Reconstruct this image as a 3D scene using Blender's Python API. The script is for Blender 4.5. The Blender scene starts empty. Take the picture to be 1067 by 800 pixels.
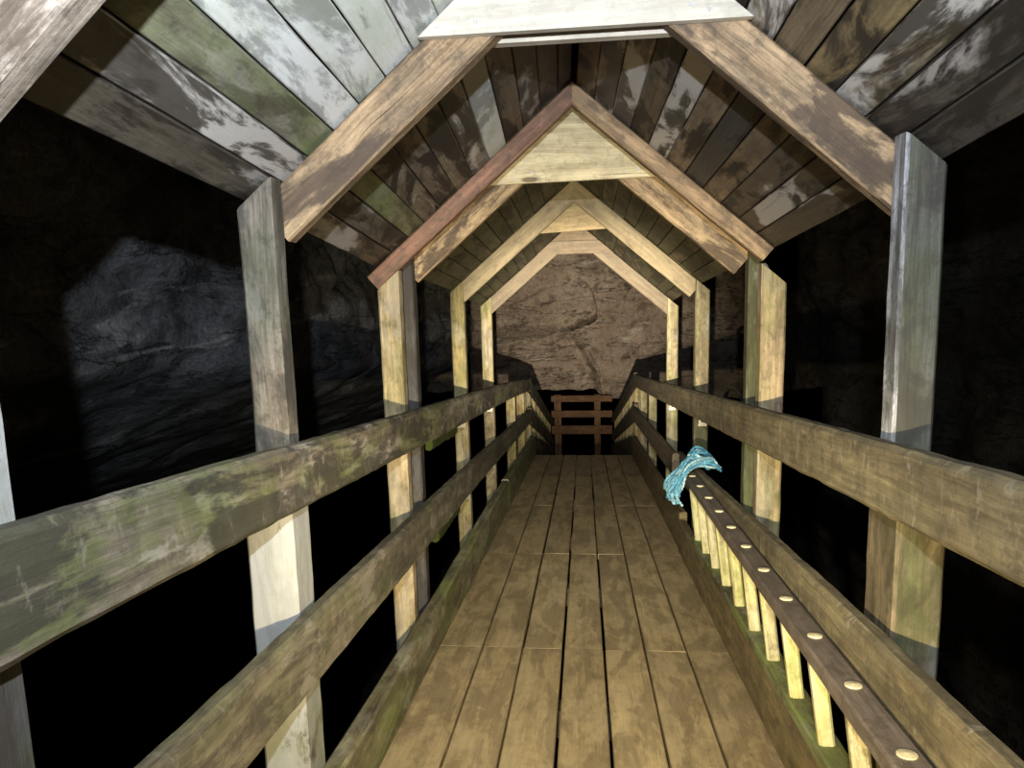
import bpy, math, random
from mathutils import Vector, noise, Matrix
random.seed(7)
C = bpy.context.scene.collection
TS = 0.11189            # the whole footbridge runs gently downhill
def W(x, y, h): return Vector((x, y, h - y * TS))
def lerp(a, b, k): return a + (b - a) * k
def interp(tab, y):
    if y <= tab[0][0]: return tab[0][1]
    for (a, va), (b, vb) in zip(tab, tab[1:]):
        if y <= b: return lerp(va, vb, (y - a) / (b - a))
    return tab[-1][1]
def XC(y): return interp([(1.7, 0), (2.87, -.04), (3.13, -.053), (4.55, -.06), (5.9, -.075)], y)   # frames drift a little sideways

# ------------------------------------------------------------------ mesh helpers
class MB:
    def __init__(s): s.v = []; s.f = []; s.uv = []; s.col = []
    def face(s, idx, uvs, col):
        s.f.append(idx); s.uv.extend(uvs); s.col.extend([col] * len(idx))
    def build(s, name, mat, parent=None, smooth=False):
        me = bpy.data.meshes.new(name)
        org = Vector((0, 0, 0))
        q_ = parent
        while q_ is not None: org = org + q_.location; q_ = q_.parent
        me.from_pydata([tuple(Vector(p) - org) for p in s.v], [], s.f)
        u = me.uv_layers.new(name='UVMap')
        u.data.foreach_set('uv', [c for p in s.uv for c in p])
        ca = me.color_attributes.new('tint', 'FLOAT_COLOR', 'CORNER')
        ca.data.foreach_set('color', [c for p in s.col for c in p])
        me.materials.append(mat)
        if smooth:
            for p in me.polygons: p.use_smooth = True
        me.validate(); me.update()
        o = bpy.data.objects.new(name, me); C.objects.link(o)
        if parent is not None: o.parent = parent
        return o
    def sweep(s, pts, A, B, w, t, tint, ch=.006, jit=.0015, cut0=None, cut1=None, seg=.12, wt=None, sides=None):
        """plank: chamfered rectangle carried along pts; A = width direction, B = thickness direction"""
        r = random.random(); col = (tint[0], tint[1], tint[2], r); u0 = random.random() * 40; v0 = random.random() * 40
        path = []; ws = []
        for i in range(len(pts) - 1):
            a, b = Vector(pts[i]), Vector(pts[i + 1]); n = max(1, int((b - a).length / seg))
            for k in range(n): path.append(a.lerp(b, k / n)); ws.append(1 if wt is None else lerp(wt[i], wt[i + 1], k / n))
        path.append(Vector(pts[-1])); ws.append(1 if wt is None else wt[-1])
        base = len(s.v); n = len(path); L = 0; rows = []
        for i, p in enumerate(path):
            T = (path[min(i + 1, n - 1)] - path[max(i - 1, 0)]).normalized()
            h = w * ws[i] / 2; q = t / 2
            prof = [(-h + ch, -q), (h - ch, -q), (h, -q + ch), (h, q - ch), (h - ch, q), (-h + ch, q), (-h, q - ch), (-h, -q + ch)]
            if i: L += (p - path[i - 1]).length
            rows.append((L, prof))
            cut = cut0 if i == 0 else (cut1 if i == n - 1 else None)
            for (a, b) in prof:
                off = A * a + B * b
                if cut is not None: off = off - T * (off.dot(cut) / T.dot(cut))
                q_ = p + off
                if jit:
                    nv = noise.noise_vector(q_ * 5 + Vector((r * 50, 0, 0))) * .5 + noise.noise_vector(q_ * 23 + Vector((r * 50, 0, 0))) * .6
                    q_ = q_ + A * nv.x * jit + B * nv.y * jit
                s.v.append(q_)
        per = [0]; prof = rows[0][1]
        for k in range(8):
            a, b = prof[k], prof[(k + 1) % 8]; per.append(per[-1] + math.hypot(a[0] - b[0], a[1] - b[1]))
        for i in range(n - 1):
            for k in range(8):
                k2 = (k + 1) % 8
                s.face([base + i * 8 + k, base + i * 8 + k2, base + (i + 1) * 8 + k2, base + (i + 1) * 8 + k],
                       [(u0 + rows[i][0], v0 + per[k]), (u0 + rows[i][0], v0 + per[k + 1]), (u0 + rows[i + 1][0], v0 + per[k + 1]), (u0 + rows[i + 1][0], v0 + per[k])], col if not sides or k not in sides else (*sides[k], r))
        for i, rev in ((0, True), (n - 1, False)):
            ids = [base + i * 8 + k for k in range(8)]; uvs = [(u0 + .2 + p[1] * .2, v0 + p[0]) for p in rows[i][1]]
            if rev: ids.reverse(); uvs.reverse()
            s.face(ids, uvs, col)
    def prism(s, poly, O, ux, uy, n, th, tint):
        """flat board of polygon outline (in ux,uy metres), thickness th along n"""
        r = random.random(); col = (*tint, r); u0 = random.random() * 40; v0 = random.random() * 40; b = len(s.v); m = len(poly)
        for k in (0, 1):
            for (x, y) in poly: s.v.append(O + ux * x + uy * y + n * th * k)
        uv = [(u0 + x, v0 + y) for x, y in poly]
        s.face([b + i for i in range(m)], uv, col); s.face([b + m + i for i in reversed(range(m))], uv[::-1], col)
        for i in range(m):
            j = (i + 1) % m
            s.face([b + j, b + i, b + m + i, b + m + j], [uv[j], uv[i], (uv[i][0], uv[i][1] + th), (uv[j][0], uv[j][1] + th)], col)
    def tube(s, pts, rad, tint, n=8, caps=True):
        col = (*tint, random.random()); pts = [Vector(p) for p in pts]; b = len(s.v); L = 0; m = len(pts)
        ref = Vector((.3, .2, .93))
        for i, p in enumerate(pts):
            T = (pts[min(i + 1, m - 1)] - pts[max(i - 1, 0)]).normalized()
            X = T.cross(ref)
            if X.length < .05: X = T.cross(Vector((1, 0, 0)))
            X.normalize(); Y = T.cross(X); rr = rad[i] if isinstance(rad, (list, tuple)) else rad
            for k in range(n):
                a = 2 * math.pi * k / n; s.v.append(p + X * math.cos(a) * rr + Y * math.sin(a) * rr)
        for i in range(m - 1):
            d = (pts[i + 1] - pts[i]).length; 
            for k in range(n):
                k2 = (k + 1) % n
                s.face([b + i * n + k, b + i * n + k2, b + (i + 1) * n + k2, b + (i + 1) * n + k],
                       [(L, k / n * .1), (L, (k + 1) / n * .1), (L + d, (k + 1) / n * .1), (L + d, k / n * .1)], col)
            L += d
        if caps:
            s.face([b + k for k in reversed(range(n))], [(0, 0)] * n, col); s.face([b + (m - 1) * n + k for k in range(n)], [(0, 0)] * n, col)

def thing(name, label, cat, loc=(0, 0, 0), group=None):
    o = bpy.data.objects.new(name, None); C.objects.link(o); o.location = loc; o.empty_display_size = .1
    return tag(o, label, cat, group)
def tag(o, label, cat, group=None):
    o['label'] = label; o['category'] = cat
    if group: o['group'] = group
    return o

# ------------------------------------------------------------------ materials
class NT:
    def __init__(s, name):
        s.m = bpy.data.materials.new(name); s.m.use_nodes = True; s.t = s.m.node_tree; s.t.nodes.clear()
        s.out = s.n('ShaderNodeOutputMaterial'); s.b = s.n('ShaderNodeBsdfPrincipled'); s.l(s.b.outputs[0], s.out.inputs[0])
    def n(s, k, **kw):
        o = s.t.nodes.new(k)
        for a, v in kw.items(): setattr(o, a, v)
        return o
    def l(s, a, b): s.t.links.new(a, b)
    def val(s, inp, v):
        if isinstance(v, (int, float)): inp.default_value = v
        elif isinstance(v, tuple): inp.default_value = v if len(v) == len(inp.default_value) else (*v, 1)
        else: s.l(v, inp)
    def math(s, op, a, b=0., c=None):
        o = s.n('ShaderNodeMath', operation=op); s.val(o.inputs[0], a); s.val(o.inputs[1], b)
        if c is not None: s.val(o.inputs[2], c)
        return o.outputs[0]
    def mix(s, f, a, b, blend='MIX'):
        o = s.n('ShaderNodeMix', data_type='RGBA', blend_type=blend); s.val(o.inputs[0], f); s.val(o.inputs[6], a); s.val(o.inputs[7], b); return o.outputs[2]
    def step(s, x, a, b, lo=0., hi=1.):
        o = s.n('ShaderNodeMapRange', interpolation_type='SMOOTHSTEP'); s.val(o.inputs[0], x)
        for i, v in enumerate((a, b, lo, hi)): o.inputs[i + 1].default_value = v
        return o.outputs[0]
    def noise(s, vec, sc, det=4, rough=.55, dist=0.):
        o = s.n('ShaderNodeTexNoise'); s.l(vec, o.inputs['Vector']); o.inputs['Scale'].default_value = sc; o.inputs['Detail'].default_value = det
        o.inputs['Roughness'].default_value = rough; o.inputs['Distortion'].default_value = dist; return o.outputs[0]
    def comb(s, x, y, z):
        o = s.n('ShaderNodeCombineXYZ'); s.val(o.inputs[0], x); s.val(o.inputs[1], y); s.val(o.inputs[2], z); return o.outputs[0]
    def bump(s, h, st, dist):
        o = s.n('ShaderNodeBump'); o.inputs['Strength'].default_value = st; o.inputs['Distance'].default_value = dist; s.l(h, o.inputs['Height']); s.l(o.outputs[0], s.b.inputs['Normal'])

def wood(name, dark=.5, algae=.0, pale=.0, rough=.7, grain=1., knots=.6, damp=(.03, .02, .012), alg=(.10, .13, .03), pal=(.62, .60, .55), cover=.5, drip=0., spec=.4, grime=1., psc=1.):
    q = NT(name)
    at = q.n('ShaderNodeVertexColor'); at.layer_name = 'tint'
    uv = q.n('ShaderNodeUVMap'); uv.uv_map = 'UVMap'
    sp = q.n('ShaderNodeSeparateXYZ'); q.l(uv.outputs[0], sp.inputs[0]); u, v = sp.outputs[0], sp.outputs[1]; r = q.math('MULTIPLY', at.outputs[1], 60.)
    warp = q.noise(q.comb(q.math('MULTIPLY', u, 2.2), q.math('MULTIPLY', v, 7), r), 1., 3)
    vg = q.math('ADD', v, q.math('MULTIPLY', warp, .045))
    fine = q.noise(q.comb(q.math('MULTIPLY', u, 6.), q.math('MULTIPLY', vg, 210.), r), 1., 5, .7)
    med = q.noise(q.comb(q.math('MULTIPLY', u, 1.6), q.math('MULTIPLY', vg, 46.), r), 1., 5, .62, .3)
    speck = q.noise(q.comb(u, v, r), 130., 3, .7)
    g = q.math('ADD', q.math('ADD', q.math('MULTIPLY', fine, .40), q.math('MULTIPLY', med, .45)), q.math('MULTIPLY', speck, .15))
    col = q.mix(q.step(g, .36, .64), q.mix(1., at.outputs[0], (1 - .58 * grain, 1 - .63 * grain, 1 - .68 * grain), 'MULTIPLY'), q.mix(1., at.outputs[0], (1 + .3 * grain,) * 3, 'MULTIPLY'))
    crk = q.step(q.noise(q.comb(q.math('MULTIPLY', u, 1.1), q.math('MULTIPLY', vg, 75.), q.math('ADD', r, 11.)), 1., 3, .5), .70, .76)
    col = q.mix(q.math('MULTIPLY', crk, .75 * min(1, grain + .2)), col, (.03, .022, .015))
    # knots
    vo = q.n('ShaderNodeTexVoronoi'); q.l(q.comb(q.math('MULTIPLY', u, 2.6), q.math('MULTIPLY', v, 8.), r), vo.inputs['Vector']); vo.inputs['Scale'].default_value = 1.
    kd = q.step(vo.outputs['Distance'], .07, .13, 1., 0.)
    col = q.mix(q.math('MULTIPLY', kd, knots), col, (.07, .04, .02))
    P2 = q.comb(q.math('MULTIPLY', u, 3.2), q.math('MULTIPLY', v, 9.), r)
    mott = q.noise(P2, 2.2, 5, .65)
    col = q.mix(q.step(mott, .32, .62, .55 * grime, 0.), col, (.07, .056, .042))
    iso = q.noise(q.comb(u, v, r), 19., 6, .72)
    col = q.mix(q.step(iso, .36, .5, .45 * grime, 0.), col, (.05, .042, .033))
    if pale:
        pm = q.step(q.noise(q.comb(q.math('MULTIPLY', u, 3. * psc), q.math('MULTIPLY', v, 7. * psc), q.math('ADD', r, 7.)), 1., 7, .68 - .13 * (psc < 1)), .62 - cover * .25, .67 - cover * .25)
        col = q.mix(q.math('MULTIPLY', pm, pale), col, pal)
    if algae:
        am = q.step(q.noise(q.comb(q.math('MULTIPLY', u, 2.6), q.math('MULTIPLY', v, 5.), q.math('ADD', r, 21.)), 1., 5, .7), .42, .62)
        col = q.mix(q.math('MULTIPLY', am, algae), col, q.mix(fine, alg, tuple(c * 2.4 for c in alg)))
    if dark:
        dm = q.step(q.noise(q.comb(q.math('MULTIPLY', u, 2.4), q.math('MULTIPLY', v, 7.), q.math('ADD', r, 43.)), 1., 8, .68, .6), .47, .56)
        col = q.mix(q.math('MULTIPLY', dm, dark), col, damp)
    if drip:
        dr = q.step(q.noise(q.comb(q.math('MULTIPLY', u, 30.), q.math('MULTIPLY', v, 13.), q.math('ADD', r, 3.)), 1., 4, .7), .57, .72)
        col = q.mix(q.math('MULTIPLY', dr, drip), col, (.40, .36, .28))
    q.l(col, q.b.inputs['Base Color']); q.b.inputs['Roughness'].default_value = rough; q.b.inputs['Specular IOR Level'].default_value = spec
    q.bump(q.math('SUBTRACT', q.math('ADD', g, q.math('MULTIPLY', iso, .5)), q.math('ADD', q.math('MULTIPLY', kd, .3), q.math('MULTIPLY', crk, .8))), .7, .004)
    return q.m

def rock(name, c1, c2, c3, scale=1., rough=.8, green=0., bump=.06, vein=.4):
    q = NT(name); tc = q.n('ShaderNodeTexCoord'); P = tc.outputs['Object']
    n1 = q.noise(P, .55 * scale, 8, .62, .5); n2 = q.noise(P, 2.6 * scale, 8, .7, .3); n3 = q.noise(P, 9. * scale, 6, .7)
    col = q.mix(q.step(n1, .35, .65), c1, c2); col = q.mix(q.step(n2, .48, .66), col, c3)
    mp = q.n('ShaderNodeMapping'); q.l(P, mp.inputs[0]); mp.inputs['Rotation'].default_value = (.5, .45, .3); mp.inputs['Scale'].default_value = (.5, .5, 2.4)
    st = q.noise(mp.outputs[0], 1.3 * scale, 6, .65, 1.1)
    col = q.mix(q.math('MULTIPLY', q.step(st, .56, .68), vein), col, tuple(min(1, c * 2.) for c in c2))
    col = q.mix(q.step(n3, .25, .55, .6, 0.), col, tuple(c * .25 for c in c1))
    if green: col = q.mix(q.math('MULTIPLY', q.step(q.noise(P, .9 * scale, 5), .5, .68), green), col, (.05, .075, .02))
    ckn = q.noise(mp.outputs[0], .8 * scale, 7, .6, .4); ck = q.step(q.math('ABSOLUTE', q.math('SUBTRACT', ckn, .5)), .0, .010, 1., 0.)
    col = q.mix(q.math('MULTIPLY', ck, .55), col, tuple(c * .2 for c in c1))
    n4 = q.noise(P, 30. * scale, 4, .7); col = q.mix(q.step(n4, .35, .6, .5, 0.), col, tuple(c * .3 for c in c1))
    q.l(col, q.b.inputs['Base Color']); q.b.inputs['Roughness'].default_value = rough
    hgt = q.math('ADD', q.math('ADD', q.math('MULTIPLY', n2, .8), q.math('MULTIPLY', n3, .35)), q.math('MULTIPLY', st, .8))
    q.bump(q.math('SUBTRACT', hgt, q.math('MULTIPLY', ck, .3)), .8, bump)
    return q.m
def plain(name, c, rough=.5, metal=0., nz=0., tinted=False):
    q = NT(name); tc = q.n('ShaderNodeTexCoord'); n = q.noise(tc.outputs['Object'], 60., 4)
    if tinted: at = q.n('ShaderNodeVertexColor'); at.layer_name = 'tint'; q.l(q.mix(q.step(n, .35, .65), at.outputs[0], q.mix(1., at.outputs[0], (.4, .5, .55), 'MULTIPLY')), q.b.inputs['Base Color'])
    if not tinted: q.l(q.mix(q.math('MULTIPLY', q.step(n, .4, .7), .5), c, tuple(x * .55 for x in c)), q.b.inputs['Base Color'])
    q.b.inputs['Roughness'].default_value = rough; q.b.inputs['Metallic'].default_value = metal
    if nz: q.bump(n, .5, nz)
    return q.m

M_deck = wood('worn deck boards', dark=.5, rough=.6, grain=.34, knots=.12, damp=(.17, .13, .075), pale=.3, pal=(.52, .42, .26), cover=.5, grime=.5)
M_roof = wood('damp roof boards', dark=.95, pale=.75, rough=.6, grain=.8, knots=.25, damp=(.02, .015, .011), cover=.08, spec=.6, pal=(.46, .43, .41), psc=.55)
M_roofmix = wood('blotched roof boards', dark=.9, pale=.85, rough=.55, grain=.7, knots=.2, damp=(.03, .022, .015), cover=.75, spec=.6, pal=(.62, .59, .56), psc=.6)
M_roofpale = wood('whitened roof boards', dark=.55, pale=.85, algae=.4, rough=.6, grain=.3, knots=.3, damp=(.08, .08, .07), pal=(.80, .82, .82), cover=1.3, alg=(.22, .26, .14), grime=.4)
M_roofgreen = wood('green roof boards', dark=.5, algae=.75, pale=.2, rough=.7, grain=.4, knots=.2, alg=(.10, .125, .05))
M_roof2 = wood('older roof boards', dark=.6, algae=.5, rough=.75, grain=.4, knots=.5, alg=(.06, .065, .025))
M_rail_l = wood('mossy rail timber', dark=.8, algae=.6, pale=.5, rough=.85, grain=.9, knots=.5, damp=(.035, .03, .024), pal=(.46, .42, .37), cover=.35, drip=.3, alg=(.075, .095, .02))
M_rail_m = wood('grey rail timber', dark=.55, algae=.4, pale=.5, rough=.85, grain=.8, knots=.3, damp=(.04, .034, .028), pal=(.34, .31, .26), cover=.25, drip=.2, alg=(.08, .09, .035))
M_rail_r = wood('weathered rail timber', dark=.35, algae=.15, pale=.0, rough=.8, grain=.75, knots=.8, damp=(.07, .055, .035), drip=.5, alg=(.12, .12, .06))
M_kick = wood('green kick board timber', dark=.4, algae=.75, pale=.2, rough=.8, grain=.7, knots=.3, alg=(.125, .155, .045), drip=.25)
M_kick_r = wood('brown kick board timber', dark=.4, algae=.12, rough=.8, grain=.6, knots=.3, damp=(.07, .052, .024), drip=.12)
M_post = wood('weathered post timber', dark=.25, algae=.35, pale=.2, rough=.8, grain=.7, knots=.35, pal=(.55, .55, .52))
M_postpale = wood('whitened post timber', dark=.15, algae=.3, pale=.9, rough=.8, grain=.6, knots=.2, pal=(.37, .375, .365), cover=.9, grime=1.3)
M_postgreen = wood('green post timber', dark=.4, algae=.7, pale=.4, rough=.8, grain=.7, knots=.3, alg=(.05, .062, .022), pal=(.42, .41, .38), cover=.2)
M_postgrey = wood('grey speckled post timber', dark=.7, algae=.35, pale=.4, rough=.8, grain=.9, knots=.1, damp=(.045, .042, .036), alg=(.045, .055, .022), pal=(.36, .34, .30), cover=.15, grime=1.2)
M_dark = wood('blackened post timber', dark=.5, pale=.05, rough=.6, grain=.6, knots=.2)
M_tan = wood('stained rafter timber', dark=.85, pale=.0, rough=.7, grain=.95, knots=.8, damp=(.075, .05, .035))
M_new = wood('pale sawn timber', dark=.2, rough=.7, grain=.5, knots=.8, damp=(.2, .15, .08), grime=.6)
M_white = wood('bleached board', dark=.12, rough=.6, grain=.25, knots=.15, damp=(.5, .42, .33), grime=.3)
M_red = wood('reddish rafter timber', dark=.4, rough=.65, grain=.7, knots=.3)
M_rung = wood('pale green rung wood', dark=.0, algae=.35, pale=.3, rough=.75, grain=.5, knots=.0, alg=(.28, .32, .06), pal=(.75, .72, .5), cover=.5)
M_stile = wood('purplish ladder timber', dark=.35, rough=.6, grain=.5, knots=.15, damp=(.07, .055, .045))
M_gate = wood('reddish gate timber', dark=.4, rough=.8, grain=.6, knots=.3, damp=(.05, .025, .012))
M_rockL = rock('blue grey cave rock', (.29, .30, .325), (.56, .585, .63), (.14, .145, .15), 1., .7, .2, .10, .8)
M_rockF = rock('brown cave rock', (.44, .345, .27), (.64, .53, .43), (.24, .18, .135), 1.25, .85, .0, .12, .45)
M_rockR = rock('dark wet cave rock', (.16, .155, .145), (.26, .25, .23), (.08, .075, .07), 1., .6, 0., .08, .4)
M_steel = plain('galvanised metal', (.75, .74, .66), .35, .6)
M_bolt = plain('dark bolt metal', (.06, .05, .04), .5, .7)
M_screw = plain('bright screw metal', (.85, .85, .82), .3, .5)
M_tenon = plain('pale tenon end', (.70, .62, .38), .6, 0., .001)
M_rope = plain('turquoise rope fibre', (.17, .42, .52), .9, 0., .002, True)
M_shadow_arch = plain('shadow black', (.012, .012, .012), .5)  # black of the arch that stands in for a shadow
M_moss = plain('green moss', (.07, .10, .02), .95, 0., .01)

X = Vector((1, 0, 0)); Y = Vector((0, 1, 0)); Z = Vector((0, 0, 1)); YD = Vector((0, 1, -TS)).normalized(); ZN = Vector((0, TS, 1)).normalized()
def vary(c, k=.15):
    f = 1 + random.uniform(-k, k); return tuple(x * f for x in c)

# ------------------------------------------------------------------ walkway deck
deck = thing('walkway_deck', 'brown plank walkway floor running down the middle of the covered footbridge', 'walkway', W(0, 3, 0))
DL = [(0, -.658), (9.4, -.664)]; DR = [(0, .63), (3, .612), (9.4, .588)]
rows = [-.12, 1.425, 2.975, 4.525, 6.08, 7.62, 9.38]
for i in range(6):
    m = MB(); y0, y1 = rows[i] + .0012, rows[i + 1] - .0012
    for k in range(7):
        gl = .0045 if k else .0; gr = .0045 if k < 6 else 0.
        if k in (2, 3, 4): gl = random.choice([.004, .007, .009])
        def bx(y, j): return lerp(interp(DL, y), interp(DR, y), j / 7)
        ex0 = .05 if k == 0 else 0.; ex1 = .03 if k == 6 else 0.
        xa0, xb0, xa1, xb1 = bx(y0, k) + gl, bx(y0, k + 1) - gr, bx(y1, k) + gl, bx(y1, k + 1) - gr
        hh = random.uniform(-.003, .0) if 0 < k < 6 else -.001
        xa0 -= ex0; xa1 -= ex0; xb0 += ex1; xb1 += ex1
        m.sweep([W((xa0 + xb0) / 2, y0, -.02 + hh), W((xa1 + xb1) / 2, y1, -.02 + hh)], X, ZN, (xb0 - xa0), .04, vary((.50, .39, .215), .14), ch=.004, jit=.0022, seg=.1)
    m.build('deck_panel', M_deck, deck)
for x in (-.42, .42):
    m = MB(); m.sweep([W(x, -.1, -.14), W(x, 9.35, -.14)], X, ZN, .09, .2, (.1, .08, .05), seg=1.); m.build('girder', M_dark, deck)
for y in (.85, 1.72, 2.9, 4.55, 5.93, 7.5, 9.0):
    m = MB(); m.sweep([W(-.68, y, -.3), W(.62, y, -.3)], YD, ZN, .12, .12, (.12, .09, .05), seg=.4); m.build('cross_beam', M_dark, deck)

# ------------------------------------------------------------------ railings of the level walkway
def rail(parent, name, tab, w, t, mat, tint, wt=None, label=None):
    m = MB(); m.sweep([W(*p) for p in tab], Z, X, w, t, tint, ch=.012, jit=.004, seg=.05, wt=wt)
    o = m.build(name, mat, parent)
    if label: o['label'] = label
    return o
def post(parent, name, x0, x1, y0, y1, h0, h1, mat, tint, cut=None, label=None, sides=None):
    m = MB(); xm, ym = (x0 + x1) / 2, (y0 + y1) / 2
    m.sweep([W(xm, ym, h0), W(xm, ym, h1)], X, Y, x1 - x0, y1 - y0, tint, ch=.007, jit=.003, seg=.06, cut1=cut, sides=sides)
    o = m.build(name, mat, parent)
    if label: o['label'] = label
    return o
def bracket(parent, x, y, h, s=1.):
    m = MB(); m.prism([(-.026, -.03), (.026, -.03), (.03, .03), (-.02, .034)], W(x, y, h), X, Z, -Y, .004, (.7, .7, .6))
    o = m.build('metal_plate', M_steel, parent)
    b = MB(); b.tube([W(x, y - .004, h + .004), W(x, y - .013, h + .004)], .011, (.1, .1, .1), 8); b.build('bolt', M_bolt, o)
    return o
GREY = (.20, .17, .125); OLIVE = (.235, .195, .115)
L = thing('bridge_railing', 'left timber railing of the walkway, green with algae, beside the grey rock', 'railing', W(-.72, 3, 0), 'walkway railings')
xl = [(-.4, -.645), (3, -.675), (6, -.69), (9.02, -.70)]
def RL(t, hs, w): return [(x_off + interp(xl, y), y, h) for y, h in hs]
x_off = -.0
rail(L, 'top_rail', [(interp(xl, y) - .03, y, h) for y, h in [(-.4, 1.03), (.7, 1.031), (1.3, 1.031), (2.2, 1.024), (3.5, 1.018), (5, 1.018), (7, 1.01), (9.0, .98)]], .162, .05, M_rail_l, (.23, .195, .15), wt=[1, 1, .98, .96, .98, 1, 1, .98])
rail(L, 'middle_rail', [(interp(xl, y) - .03, y, h) for y, h in [(-.3, .588), (2, .585), (4.5, .586), (6, .575), (9.0, .57)]], .178, .05, M_rail_m, (.19, .165, .115), wt=[1, 1, .98, .98, 1])
for ya, yb in ((-.4, 5.9), (5.91, 9.2)):
    m = MB(); hk = [(ya, .19 if ya < 3 else .26), (3.2, .20), (5, .25), (yb, .255)] if ya < 3 else [(ya, .265), (yb, .28)]
    m.sweep([W(-.69 - .002 * y, y, (h + .003) / 2) for y, h in hk], Z, X, .20, .062, (.27, .25, .14), ch=.01, jit=.003, seg=.15, wt=[h / .2 for y, h in hk]); m.build('kick_board', M_kick, L)
post(L, 'post', -.86, -.722, .67, .785, -.34, .972, M_postgreen, (.12, .12, .12), label='dark speckled lower post')
post(L, 'post', -.845, -.722, 1.615, 1.725, -.34, .972, M_postpale, (.25, .24, .225), label='whitened lower post')
post(L, 'post', -.83, -.735, 7.25, 7.34, -.34, .972, M_post, (.42, .33, .15)); post(L, 'post', -.84, -.745, 8.45, 8.54, -.34, .972, M_post, (.42, .34, .16))
post(L, 'post', -.84, -.77, 8.94, 9.01, -.34, .98, M_post, (.5, .4, .2))
for x, y, h in ((-.815, 4.533, .888), (-.80, 4.533, .40), (-.815, 5.883, .893), (-.805, 5.883, .405)): bracket(L, x, y, h)
for (ya, yb, ha, hb) in ((3.68, 4.42, .86, .86), (3.75, 4.4, .32, .34)):
    m = MB(); m.sweep([W(-.85, ya, ha), W(-.85, yb, hb)], Z, X, .085, .05, (.1, .12, .03), ch=.015, jit=.012, seg=.05); m.build('mossy_brace', M_moss, L)

R = thing('bridge_railing', 'right timber railing of the walkway, brown and streaked, behind the ladder', 'railing', W(.69, 3, 0), 'walkway railings')
xr = [(-.4, .63), (3, .63), (4.5, .617), (6, .602), (9.02, .604)]
rail(R, 'top_rail', [(interp(xr, y) + .025, y, h) for y, h in [(-.4, 1.03), (1.06, 1.03), (2, 1.028), (4, 1.024), (6.5, 1.02), (9.0, 1.02)]], .158, .05, M_rail_r, OLIVE)
rail(R, 'middle_rail', [(.653, -.4, .575), (.653, 2, .572), (.648, 4.95, .545)], .185, .05, M_rail_r, OLIVE)
rail(R, 'middle_rail', [(.595, 4.72, .575), (.596, 6.5, .59), (.595, 9.0, .61)], .165, .045, M_rail_r, (.2, .15, .1))
for ya, yb in ((-.4, 4.6), (4.61, 9.2)):
    m = MB(); kh = .222 if ya < 4 else .27
    m.sweep([W(.632, ya, .003 + kh / 2), W(.625, yb, .003 + kh / 2)], Z, X, kh, .05, (.27, .205, .105), ch=.008, jit=.003, seg=.15); m.build('kick_board', M_kick_r, R)
post(R, 'post', .702, .81, 1.63, 1.80, -.34, .972, M_postgreen, (.24, .19, .12), label='brown and green lower post with a whitened edge')
post(R, 'post', .71, .85, .67, .785, -.34, .972, M_post, (.3, .27, .2))
post(R, 'post', .665, .75, 7.55, 7.64, -.34, .972, M_post, (.34, .3, .18)); post(R, 'post', .655, .74, 8.6, 8.68, -.34, .972, M_post, (.34, .29, .17))
post(R, 'post', .665, .735, 8.94, 9.02, -.34, 1.02, M_post, (.5, .42, .22))
for x, y, h in ((.735, 4.533, .89), (.71, 5.883, .895)): bracket(R, x, y, h)

# ------------------------------------------------------------------ roof frames
PITCH = .85; PL = math.hypot(1, PITCH)
def H0(y): return 2.378 if y < 3 else interp([(3.1, 2.395), (4.55, 2.435), (5.9, 2.435)], y)
def rafter(parent, side, y, depth, th, mat, tint, h0, x_end, drop=0., label=None):
    """board lying under the roof plane on one side; plumb cut at the ridge"""
    xc = XC(y); d = Vector((side, 0, -PITCH)).normalized(); nrm = Vector((side * PITCH, 0, 1)).normalized()
    def P(x): return W(xc + side * x, y + th / 2, h0 - .006 - drop - PITCH * x) - nrm * (depth / 2)
    m = MB(); p0 = P(.0) ; p0 = p0 - d * (nrm.x * side * 0)
    # start on the ridge plane
    p0 = p0 - d * ((p0.x - xc) * side / (d.x * side))
    m.sweep([p0, P(x_end)], nrm, Y, depth, th, tint, ch=.005, jit=.002, seg=.08, cut0=X)
    o = m.build('rafter', mat, parent)
    if label: o['label'] = label
    return o
def gable(parent, y, th, hb0, hb1, h0, mat, tint, htop=None, inset=.01, name='gable_board', tilt=0.):
    xc = XC(y); top = h0 - inset
    def xw(h): return (top - h) / PITCH
    if htop is None: poly = [(-xw(hb0), hb0), (xw(hb1), hb1), (0, top)]
    else: poly = [(-xw(hb0), hb0), (xw(hb1), hb1), (xw(htop), htop), (-xw(htop), htop)]
    m = MB(); m.prism(poly, W(xc, y, 0), X, Z, Y, th, tint)
    return m.build(name, mat, parent)
def screws(board, pts, y):
    for x, h in pts:
        b = MB(); b.tube([W(x, y + .002, h), W(x, y - .004, h)], .006, (.8, .8, .8), 8); b.build('screw', M_screw, board)
def roofpost(parent, side, y, h_low, h0, mat, tint, inner=.715, wd=.088, dp=.07, top_drop=0., label=None, sides=None):
    xc = XC(y); xi, xo = xc + side * inner, xc + side * (inner + wd); cut = Vector((side * PITCH, 0, 1)).normalized(); xm = inner + wd / 2
    return post(parent, 'post', min(xi, xo), max(xi, xo), y, y + dp, h_low, h0 - .008 - top_drop - PITCH * xm, mat, tint, cut=cut, label=label, sides=sides)
G = 'portal frames carrying the plank roof'
TAN = (.42, .30, .17); NEW = (.60, .47, .25)
# Z: right beside the viewer
f = thing('portal_frame', 'roof frame nearest the camera, its left rafter crossing the top left corner', 'roof frame', W(0, .8, 1), G)
roofpost(f, -1, .73, .985, 2.378, M_postpale, (.5, .5, .48), inner=.718); roofpost(f, 1, .73, .985, 2.378, M_postpale, (.5, .5, .48), inner=.735)
for s in (-1, 1): rafter(f, s, .815, .112, .05, M_tan, (.46, .40, .34), 2.378, .84)
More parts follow.
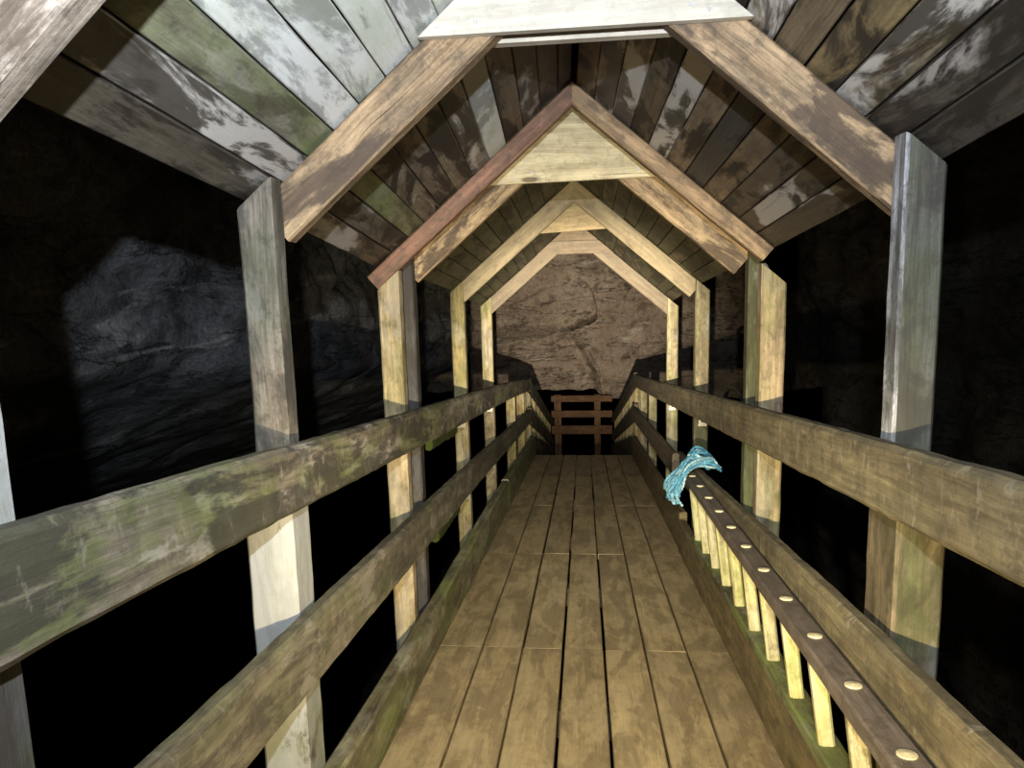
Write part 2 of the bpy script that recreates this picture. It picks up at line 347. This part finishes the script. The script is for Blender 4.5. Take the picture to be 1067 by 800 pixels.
# A
f = thing('portal_frame', 'large roof frame with the bleached white tie board at the top of the picture', 'roof frame', W(0, 1.7, 1), G)
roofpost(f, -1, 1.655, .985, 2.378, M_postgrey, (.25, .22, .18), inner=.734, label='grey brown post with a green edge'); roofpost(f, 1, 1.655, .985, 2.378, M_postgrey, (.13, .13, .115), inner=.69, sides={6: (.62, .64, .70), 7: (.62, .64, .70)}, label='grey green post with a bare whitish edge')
for s in (-1, 1): rafter(f, s, 1.725, .114, .05, M_tan, (.46, .32, .185), 2.378, .80)
b = gable(f, 1.70, .022, 2.049, 2.049, 2.378, M_white, (.66, .61, .52)); screws(b, [(-.33, 2.07), (-.24, 2.075), (.24, 2.08), (.31, 2.10), (.28, 2.07)], 1.70)
gable(f, 1.778, .03, 2.058, 2.058, 2.378, M_white, (.62, .56, .47), htop=2.2, name='tie_board')
# B
f = thing('portal_frame', 'second roof frame with thin reddish rafters at the end of the near roof', 'roof frame', W(-.04, 2.87, 1), G)
roofpost(f, -1, 2.865, -.34, 2.378, M_post, (.50, .40, .24), top_drop=.085, wd=.09); roofpost(f, 1, 2.875, -.34, 2.378, M_post, (.46, .35, .22), inner=.727, top_drop=.085, wd=.095)
rafter(f, -1, 2.86, .066, .05, M_red, (.30, .16, .11), 2.378, .845, label='reddish brown rafter'); rafter(f, 1, 2.86, .066, .05, M_red, (.42, .29, .17), 2.378, .765, label='tan rafter with a splintered lower edge')
# B'
f = thing('portal_frame', 'roof frame with the big triangular gable board, first of the far roof', 'roof frame', W(-.05, 3.13, 1), G)
roofpost(f, -1, 3.10, -.34, 2.395, M_dark, (.055, .055, .06), inner=.70, wd=.075, label='blackened post'); roofpost(f, 1, 3.12, -.34, 2.395, M_postgreen, (.13, .13, .07), inner=.742, wd=.085, label='dark green post')
for s in (-1, 1): rafter(f, s, 3.142, .112, .05, M_tan, (.55, .40, .235), 2.395, .76)
b = gable(f, 3.117, .024, 2.056, 2.066, 2.395, M_new, (.74, .65, .43), inset=.03)
screws(b, [(-.30, 2.08), (-.22, 2.10), (.17, 2.09), (.23, 2.10), (.02, 2.16)], 3.117)
# C
f = thing('portal_frame', 'third roof frame, tan rafters crossing in front of its small gable board', 'roof frame', W(-.06, 4.55, 1), G)
roofpost(f, -1, 4.54, -.34, 2.435, M_post, (.42, .34, .16), label='yellowish post with green stain'); roofpost(f, 1, 4.54, -.34, 2.435, M_postgreen, (.30, .26, .15), inner=.745, label='pale edged post with green face')
for s in (-1, 1): rafter(f, s, 4.55, .108, .05, M_new, (.36, .30, .185), 2.435, .78)
gable(f, 4.602, .024, 2.10, 2.13, 2.435, M_new, (.42, .33, .18))
# D
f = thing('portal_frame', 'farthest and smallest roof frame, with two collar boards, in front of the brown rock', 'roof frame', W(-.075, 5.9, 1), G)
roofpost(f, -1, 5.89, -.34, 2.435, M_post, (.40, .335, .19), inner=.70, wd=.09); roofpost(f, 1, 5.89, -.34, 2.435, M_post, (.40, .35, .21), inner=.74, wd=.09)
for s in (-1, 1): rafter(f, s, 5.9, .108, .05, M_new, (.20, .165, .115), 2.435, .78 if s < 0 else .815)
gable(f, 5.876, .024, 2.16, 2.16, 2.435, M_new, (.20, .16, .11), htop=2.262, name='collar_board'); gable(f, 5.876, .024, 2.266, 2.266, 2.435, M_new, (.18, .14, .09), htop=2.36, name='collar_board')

# ------------------------------------------------------------------ plank roofs
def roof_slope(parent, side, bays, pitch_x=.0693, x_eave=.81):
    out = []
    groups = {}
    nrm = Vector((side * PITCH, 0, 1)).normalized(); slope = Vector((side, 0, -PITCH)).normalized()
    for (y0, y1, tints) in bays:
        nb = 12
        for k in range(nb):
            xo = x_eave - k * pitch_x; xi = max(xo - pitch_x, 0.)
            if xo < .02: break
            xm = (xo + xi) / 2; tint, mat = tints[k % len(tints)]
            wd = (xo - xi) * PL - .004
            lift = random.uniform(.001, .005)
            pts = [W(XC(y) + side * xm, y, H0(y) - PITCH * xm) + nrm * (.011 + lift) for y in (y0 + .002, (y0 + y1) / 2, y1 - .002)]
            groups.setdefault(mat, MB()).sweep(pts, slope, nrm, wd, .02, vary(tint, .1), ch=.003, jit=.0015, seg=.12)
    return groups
P_, Gn, Wt, D_, O_ = M_roof, M_roofgreen, M_roofpale, M_roof, M_roof2
brn = (.17, .125, .08); dk = (.07, .055, .045); gry = (.30, .28, .25); pale = (.62, .63, .62); ol = (.15, .14, .085); tan = (.33, .25, .15)
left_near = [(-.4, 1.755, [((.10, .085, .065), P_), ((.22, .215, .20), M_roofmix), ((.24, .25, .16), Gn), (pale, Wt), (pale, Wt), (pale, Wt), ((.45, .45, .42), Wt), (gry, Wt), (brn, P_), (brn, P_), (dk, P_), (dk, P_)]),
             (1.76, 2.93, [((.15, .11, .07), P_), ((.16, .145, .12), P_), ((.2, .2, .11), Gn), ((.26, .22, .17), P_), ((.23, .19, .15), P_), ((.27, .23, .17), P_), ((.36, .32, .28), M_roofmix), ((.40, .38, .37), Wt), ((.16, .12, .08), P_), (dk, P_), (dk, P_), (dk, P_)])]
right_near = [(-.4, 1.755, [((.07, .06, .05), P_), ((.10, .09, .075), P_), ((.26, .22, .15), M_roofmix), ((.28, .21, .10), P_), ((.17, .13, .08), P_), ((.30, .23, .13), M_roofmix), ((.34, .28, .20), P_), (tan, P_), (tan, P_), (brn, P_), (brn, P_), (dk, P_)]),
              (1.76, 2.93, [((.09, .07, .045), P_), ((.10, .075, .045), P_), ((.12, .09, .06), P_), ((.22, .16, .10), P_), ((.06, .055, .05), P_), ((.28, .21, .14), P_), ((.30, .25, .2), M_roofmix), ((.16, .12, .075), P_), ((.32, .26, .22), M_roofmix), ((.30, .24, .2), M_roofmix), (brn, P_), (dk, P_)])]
t2 = [((.15, .14, .08), O_), ((.18, .165, .1), O_), ((.14, .13, .075), O_), ((.2, .17, .105), O_), ((.16, .15, .085), O_), ((.13, .115, .065), O_)]
far_l = [(3.10, 4.57, t2), (4.574, 6.02, t2[2:] + t2[:2])]
far_r = [(3.10, 4.57, t2[1:] + t2[:1]), (4.574, 6.02, t2[3:] + t2[:3])]
MATS = [M_roof, M_roofgreen, M_roofpale, M_roof2]
def make_roof(label, lb, rb, y, h, x_eaves):
    t = thing('plank_canopy', label, 'roof', W(XC(y), y, h), 'the two plank roofs over the walkway')
    for side, bays, xe in ((-1, lb, x_eaves[0]), (1, rb, x_eaves[1])):
        g = roof_slope(t, side, bays, x_eave=xe)
        # one mesh per slope, with a material slot for each look of board
        o = None; big = MB(); slots = []; mi = []
        for mat, mb in g.items():
            off = len(big.v); slots.append(mat); big.v += mb.v
            for fc in mb.f: big.f.append([i + off for i in fc]); mi.append(len(slots) - 1)
            big.uv += mb.uv; big.col += mb.col
        o = big.build('roof_slope', slots[0], t)
        for mat in slots[1:]: o.data.materials.append(mat)
        o.data.polygons.foreach_set('material_index', mi)
        m = MB()
    return t
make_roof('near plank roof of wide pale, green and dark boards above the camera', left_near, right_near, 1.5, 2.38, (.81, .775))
make_roof('far lower plank roof of olive brown boards above the deeper half of the walkway', far_l, far_r, 4.5, 2.4, (.80, .79))

# ------------------------------------------------------------------ ladder lying on edge along the right railing
lad = thing('ladder', 'wooden ladder lying on its edge against the right railing, pale rungs showing', 'ladder', W(.6, 2.4, .27))
def SH(y): return interp([(.5, .535), (1.267, .555), (2.31, .586), (3.37, .622), (4.1, .645)], y)
m = MB(); m.sweep([W(.580, .55, SH(.55) - .022), W(.580, 2.3, SH(2.3) - .022), W(.583, 4.02, SH(4.02) - .022)], X, ZN, .071, .044, (.20, .165, .14), ch=.006, jit=.0015); m.build('stile', M_stile, lad)['label'] = 'purplish brown upper side rail with pale tenon ends'
m = MB(); m.sweep([W(.628, .55, .249), W(.628, 3.98, .249)], X, ZN, .075, .042, (.15, .15, .07), ch=.006, jit=.002); m.build('stile', M_kick, lad)['label'] = 'green lower side rail'
for k in range(12):
    y = 1.0 + .2635 * k
    m = MB(); m.sweep([W(.5835, y, SH(y) - .03), W(.622, y, .262)], X, Y, .042, .030, vary((.62, .56, .33), .1), ch=.007, jit=.001, seg=.06); o = m.build('rung', M_rung, lad)
    e = MB(); pts = []
    n = 14; c = W(.582, y, SH(y) + .0035); r0 = random.random(); b = len(e.v)
    e.v.append(c + ZN * .0035)
    for a in range(n): e.v.append(c + X * .0185 * math.cos(2 * math.pi * a / n) + YD * .0165 * math.sin(2 * math.pi * a / n) + ZN * .001)
    for a in range(n): e.v.append(c + X * .0185 * math.cos(2 * math.pi * a / n) + YD * .0165 * math.sin(2 * math.pi * a / n) - ZN * .006)
    for a in range(n):
        a2 = (a + 1) % n
        e.face([0, 1 + a, 1 + a2], [(0, 0)] * 3, (.7, .6, .4, r0)); e.face([1 + a, 1 + n + a, 1 + n + a2, 1 + a2], [(0, 0)] * 4, (.7, .6, .4, r0))
    e.face(list(range(2 * n, n, -1)), [(0, 0)] * n, (.7, .6, .4, r0))
    e.build('tenon', M_tenon, o)

# turquoise rope hank over the far end of the ladder
m = MB(); rng = random.Random(3)
def strand(pts, r, seed):
    fine = []
    P = [Vector(p) for p in pts]; n = 10
    for i in range(len(P) - 1):
        p0 = P[max(i - 1, 0)]; p1 = P[i]; p2 = P[i + 1]; p3 = P[min(i + 2, len(P) - 1)]
        for k in range(n):
            t = k / n
            fine.append(.5 * ((2 * p1) + (p2 - p0) * t + (2 * p0 - 5 * p1 + 4 * p2 - p3) * t * t + (3 * p1 - p0 - 3 * p2 + p3) * t ** 3))
    fine.append(P[-1])
    rad = [r * (1 + .3 * math.sin(i * 2.6 + seed)) for i in range(len(fine))]
    kk = rng.random(); m.tube(fine, rad, (lerp(.10, .50, kk * kk), lerp(.36, .68, kk * kk), lerp(.52, .70, kk * kk)), 8)  # pale to blue strand tints paint highlights and shade into the rope
for k in range(44):
    a = rng.uniform(-1, 1); yy = 3.88 + .12 * a; s = rng.uniform(.0, .055)
    lift = .012 + rng.random() * .05 * (1 - .5 * abs(a)) + (.02 if k % 5 == 0 else 0)
    bot = .512 + rng.random() ** 2 * .09; J = lambda q: rng.uniform(-q, q)
    strand([W(.715 + J(.01), yy + .06 + J(.03), .672 + rng.uniform(.01, .03)), W(.675, yy + .03 + J(.03), .69 + lift), W(.60, yy + J(.03), .695 + lift), W(.535 + J(.01), yy - .03 + J(.03), .668 + lift * .8), W(.505 - s + J(.01), yy - .05 + J(.03), .615 + J(.015)), W(.485 - s * .8 + J(.015), yy - .06 + J(.03), .56), W(.488 - s * .6 + J(.018), yy - .06 + J(.035), bot)], rng.uniform(.0055, .0085), k)
for k in range(12):
    a = k / 12 * 6.283
    strand([W(.61 + .055 * math.cos(a + q * .9) + rng.uniform(-.01, .01), 3.9 + .10 * math.sin(a + q * .9), .715 + .035 * math.sin(q * 1.7 + k) + .004 * k) for q in range(7)], .0075, k)
rp = m.build('rope_hank', M_rope, None, True); tag(rp, 'turquoise rope bundled over the far end of the ladder', 'rope')

# dark tube arch standing in for a shadow above the right top rail
m = MB(); pts = []
for k in range(19):
    a = math.pi * (k / 18); pts.append(W(.71, 3.475 + .24 * math.cos(a), 1.02 + .125 * math.sin(a) ** .8))
m.tube([W(.71, 3.715, .93)] + pts + [W(.71, 3.235, .93)], .009, (.02, .02, .02), 10)
tag(m.build('shadow_arch', M_shadow_arch, None, True), 'short black arch standing in for a shadow behind the right top rail', 'shadow_arch')

# ------------------------------------------------------------------ descending ramp beyond the deck
rd = thing('ramp_deck', 'dark plank ramp dropping away beyond the far edge of the walkway floor', 'ramp', W(0, 12.5, -.5))
m = MB()
for k in range(7):
    xa = -.66 + k * .178; m.sweep([W(xa + .087, 9.42, -.035), W(xa + .087 - .02, 16.3, -1.02)], X, ZN, .17, .04, vary((.16, .12, .07)), ch=.004, jit=.002, seg=.4)
m.build('ramp_boards', M_deck, rd)
m = MB(); m.sweep([W(-.04, 9.42, -.17), W(-.06, 16.3, -1.15)], X, ZN, 1.1, .2, (.1, .08, .05), seg=1.); m.build('girder', M_dark, rd)
RG = 'railings of the descending ramp'
for side, lab, xs, tops, mids, kick in ((-1, 'left railing of the descending ramp beyond the walkway', (-.735, -.77), (.975, -.16), (.57, -.60), (.12, -.84)), (1, 'right railing of the descending ramp beyond the walkway', (.638, .60), (1.03, -.09), (.61, -.50), (.11, -.80))):
    r = thing('ramp_railing', lab, 'railing', W(xs[0], 12.5, -.4), RG)
    for nm, (ha, hb), w in (('top_rail', tops, .17), ('middle_rail', mids, .2), ('kick_board', kick, .29)):
        m = MB(); m.sweep([W(xs[0], 9.07 if nm != 'kick_board' else 9.41, ha), W(xs[1], 16.0, hb)], Z, X, w, .05, (.19, .155, .10), ch=.008, jit=.003, seg=.3); m.build(nm, M_rail_l if side < 0 else M_rail_r, r)
    for k in range(7):
        y = 9.75 + k * 1.0; kk = (y - 9.05) / 6.95; x = lerp(xs[0], xs[1], kk) + side * .075
        post(r, 'post', x - .045, x + .045, y, y + .09, lerp(kick[0], kick[1], kk) - .3, lerp(tops[0], tops[1], kk) + .06, M_post, vary((.5, .4, .2), .12))
# gate at the foot of the ramp
g = thing('gate', 'reddish brown timber gate with three rails at the foot of the ramp', 'gate', W(-.1, 16.3, -1))
for xa, xb in ((-.735, -.575), (.19, .335)): post(g, 'gate_post', xa, xb, 16.28, 16.36, -.96, .47, M_gate, (.30, .165, .08))
for ha, hb in ((.31, .455), (-.055, .10), (-.45, -.25)):
    m = MB(); m.sweep([W(-.80, 16.25, (ha + hb) / 2), W(.60, 16.25, (ha + hb) / 2)], Z, Y, hb - ha, .05, vary((.30, .165, .08), .1), ch=.006, jit=.003); m.build('gate_rail', M_gate, g)

# ------------------------------------------------------------------ cave
def surface(name, nu, nv, fn, mat, amp, sc, seed, dirn=None):
    vs = []; fs = []
    for i in range(nu + 1):
        for j in range(nv + 1):
            p = fn(i / nu, j / nv); q = p * sc + Vector((seed, seed * 1.7, seed * .3))
            d = noise.fractal(q, 1., 2.1, 6) * amp + noise.noise(q * .45) * amp * 1.4
            rg = abs(noise.noise(Vector((q.x * .8 + q.z * .6, q.y * .8, q.z * 1.6 - q.x * .5)) * 1.3)); d -= (1 - rg) ** 6 * amp * .6
            vs.append(p + dirn(p) * d)
    for i in range(nu):
        for j in range(nv):
            a = i * (nv + 1) + j; fs.append((a, a + nv + 1, a + nv + 2, a + 1))
    me = bpy.data.meshes.new(name); me.from_pydata(vs, [], fs); me.materials.append(mat)
    for p in me.polygons: p.use_smooth = True
    o = bpy.data.objects.new(name, me); C.objects.link(o); o['kind'] = 'structure'
    return o
def left_wall(u, v):
    y, z = lerp(-3, 19.5, u), lerp(-9, 5, v)
    under = 1.9 * max(0., 1.25 - z - y * TS)              # the rock is undercut below the walkway
    return Vector((-2.75 - .5 * math.sin(u * 3.1) - under ** 1.1, y, z))
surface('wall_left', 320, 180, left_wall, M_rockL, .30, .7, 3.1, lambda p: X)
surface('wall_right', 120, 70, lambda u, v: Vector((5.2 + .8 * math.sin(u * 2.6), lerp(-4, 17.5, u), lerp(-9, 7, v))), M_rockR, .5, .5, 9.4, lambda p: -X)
# far wall: big slab with a black crack and ledges (x, height) measured on the wall
CR = [(-.40, 2.17), (-.25, 2.26), (-.1, 2.35), (.08, 2.37), (.28, 2.46)]
CR2 = [(.28, 2.46), (.37, 2.62), (.36, 2.82), (.27, 3.1), (.05, 3.38), (-.12, 3.52)]
CR3 = [(.28, 2.46), (.9, 2.72), (1.7, 3.04), (2.6, 3.4)]; CR4 = [(-2.6, 1.55), (-1.9, 1.75), (-1.3, 1.85), (-.8, 2.1), (-.5, 2.0), (-.40, 2.17)]; CR5 = [(-2.5, 2.75), (-1.7, 2.95), (-1.0, 3.3), (-.12, 3.52)]; CR6 = [(1.5, 1.2), (1.55, 1.9), (1.7, 2.5), (1.65, 3.02)]; CR7 = [(-.35, 2.1), (.0, 1.6), (.35, 1.0), (.5, .4)]
SLAB = CR + CR2[1:] + CR5[::-1][1:] + CR4
def inside(p, poly):
    c = False; n = len(poly)
    for i in range(n):
        (x1, y1), (x2, y2) = poly[i], poly[i - 1]
        if (y1 > p[1]) != (y2 > p[1]) and p[0] < (x2 - x1) * (p[1] - y1) / (y2 - y1) + x1: c = not c
    return c
def dline(p, ln):
    best = 9e9
    for (ax, ay), (bx, by) in zip(ln, ln[1:]):
        dx, dy = bx - ax, by - ay; t = max(0, min(1, ((p[0] - ax) * dx + (p[1] - ay) * dy) / (dx * dx + dy * dy)))
        best = min(best, math.hypot(p[0] - ax - dx * t, p[1] - ay - dy * t))
    return best
def ss(x, a, b):
    t = max(0, min(1, (x - a) / (b - a))); return t * t * (3 - 2 * t)
vs = []; fs = []; NX, NH = 380, 190; KF = .875        # measured at 20 m, built at 17.5 m
for i in range(NX + 1):
    tt = 2 * i / NX - 1; x = .4 + (9.5 if tt > 0 else 9.) * math.copysign(abs(tt) ** 1.7, tt)
    for j in range(NH + 1):
        h = lerp(.15, 9., (j / NH) ** 1.3); q0 = Vector((x, 0, h))
        wv = noise.noise_vector(q0 * 3.) * .05 + noise.noise_vector(q0 * 9.) * .025
        p = (x + wv.x, h + wv.z); q = Vector((x * .9, 3.3, h * 1.1))
        y = 20.0 - .02 * x * x + 1.6 * max(0, x - 4.2) - noise.fractal(q, 1., 2.1, 7) * .16 - noise.noise(q * .5) * .3 - abs(noise.noise(Vector((x * 1.6 + h * 1.1, 5., h * 2.4 - x)))) * .12
        near = -3 < x < 3 and h < 4.2
        if near:
            if inside(p, SLAB): y -= .14 * ss(min(dline(p, CR), dline(p, CR2)), 0, .05) * (.5 + .5 * ss(dline(p, CR4), 0, .3))
            else: y += .03
            y += 1.6 * (1 - ss(dline(p, CR), .025 + .03 * ss(x, -.4, -.1) * (1 - ss(x, .1, .28)), .08)) * ss(x, -.5, -.36)
            for ln, wd, dp in ((CR2, .04, .05), (CR3, .03, .05), (CR4, .035, .05), (CR5, .04, .06), (CR6, .03, .05), (CR7, .05, .06)): y += dp * (1 - ss(dline(p, ln), wd * .2, wd))
            # the wall leans back to the lower left of the diagonal joint, proud to its right
            xd = interp([(.2, .5), (1.0, .35), (1.6, 0.), (2.1, -.35), (2.3, -.6)], h)
            if h < 2.3: y += .35 * ss(xd - p[0], -.03, .25) * ss(2.3 - h, 0, .5)
        e = .42 - .24 * ss(x, .25, .5) + .05 * noise.noise(Vector((x * 3, 0, 0)))   # lower lip of the rock, black passage below
        hh = max(h, e)
        vs.append(W(x * KF, y - 2.5, 1.3 + (hh - 1.3) * KF))
for i in range(NX):
    for j in range(NH):
        a = i * (NH + 1) + j; fs.append((a, a + NH + 1, a + NH + 2, a + 1))
b0 = len(vs)                         # underside of the overhang, running back into the dark
for i in range(NX + 1):
    p = vs[i * (NH + 1)]; vs.append(Vector((p.x, p.y + 14, p.z - .3)))
for i in range(NX): fs.append((b0 + i, b0 + i + 1, (i + 1) * (NH + 1), i * (NH + 1)))
me = bpy.data.meshes.new('wall_far'); me.from_pydata(vs, [], fs); me.materials.append(M_rockF)
for p in me.polygons: p.use_smooth = True
o = bpy.data.objects.new('wall_far', me); C.objects.link(o); o['kind'] = 'structure'
surface('floor', 60, 90, lambda u, v: Vector((lerp(-6, 9, u), lerp(-4, 40, v), -9 - .0 * v)), M_rockR, .6, .4, 5.5, lambda p: Z)

# ------------------------------------------------------------------ lamps carried by the photographer: a cool headlamp above, a warm torch held low; plus an added deck fill
def lamp(name, loc, target, energy, col, size, blend, rad=.02):
    d = bpy.data.lights.new(name, 'SPOT'); d.energy = energy; d.color = col; d.spot_size = math.radians(size); d.spot_blend = blend; d.shadow_soft_size = rad
    o = bpy.data.objects.new(name, d); C.objects.link(o); o.location = loc
    o.rotation_euler = (Vector(target) - Vector(loc)).to_track_quat('-Z', 'Y').to_euler(); return o
COOL = (.86, .93, 1.0); WARM = (1.0, .83, .50)
HP = W(0, -.17, 1.52); TP = W(-.05, 0, .93)
lamp('headlamp_flood', HP, W(-.3, 3, 2.0), 105, COOL, 165, .6, .012)
lamp('headlamp_beam', HP, W(-.8, 6, 1.6), 170, COOL, 90, 1., .012)
lamp('far_deck_fill', HP, W(0, 6.2, .15), 420, (1., .96, .86), 27, 1., .012)  # extra spot added at the headlamp position to brighten the far deck
lamp('torch_flood', TP, W(.12, 2.6, .12), 250, (1., .80, .42), 88, 1., .012)
lamp('torch_beam', TP, W(0, 9, 1.0), 440, (1., .86, .58), 60, 1., .012)
lamp('torch_hotspot', TP, W(.1, 20, 2.8), 5400, (1., .86, .66), 23, 1., .012)

w = bpy.data.worlds.new('cave_dark'); w.use_nodes = True; w.node_tree.nodes['Background'].inputs[0].default_value = (0, 0, 0, 1); bpy.context.scene.world = w

# ------------------------------------------------------------------ camera
cam = bpy.data.cameras.new('camera'); co = bpy.data.objects.new('camera', cam); C.objects.link(co)
cam.sensor_width = 36; cam.lens = 740 / 1067 * 36; cam.clip_start = .02
d = Vector((133.5, 5086, 740)).normalized(); bv = Vector((76.5, -26, 740)).normalized()
Zw = -d; Yw = (bv - d * bv.dot(d)).normalized(); Xw = Yw.cross(Zw)
# rows: world axes in camera (x right, y down, z forward) coordinates
cx = Vector((Xw.x, Yw.x, Zw.x)); cy = -Vector((Xw.y, Yw.y, Zw.y)); cz = -Vector((Xw.z, Yw.z, Zw.z))
mt = Matrix((cx, cy, cz)).transposed().to_4x4(); mt.translation = Vector((0, 0, 1.3)); co.matrix_world = mt
sc = bpy.context.scene; sc.camera = co
sc.view_settings.view_transform = 'Standard'; sc.view_settings.look = 'None'; sc.view_settings.exposure = 0.; sc.view_settings.gamma = 1.; sc.view_settings.use_curve_mapping = False
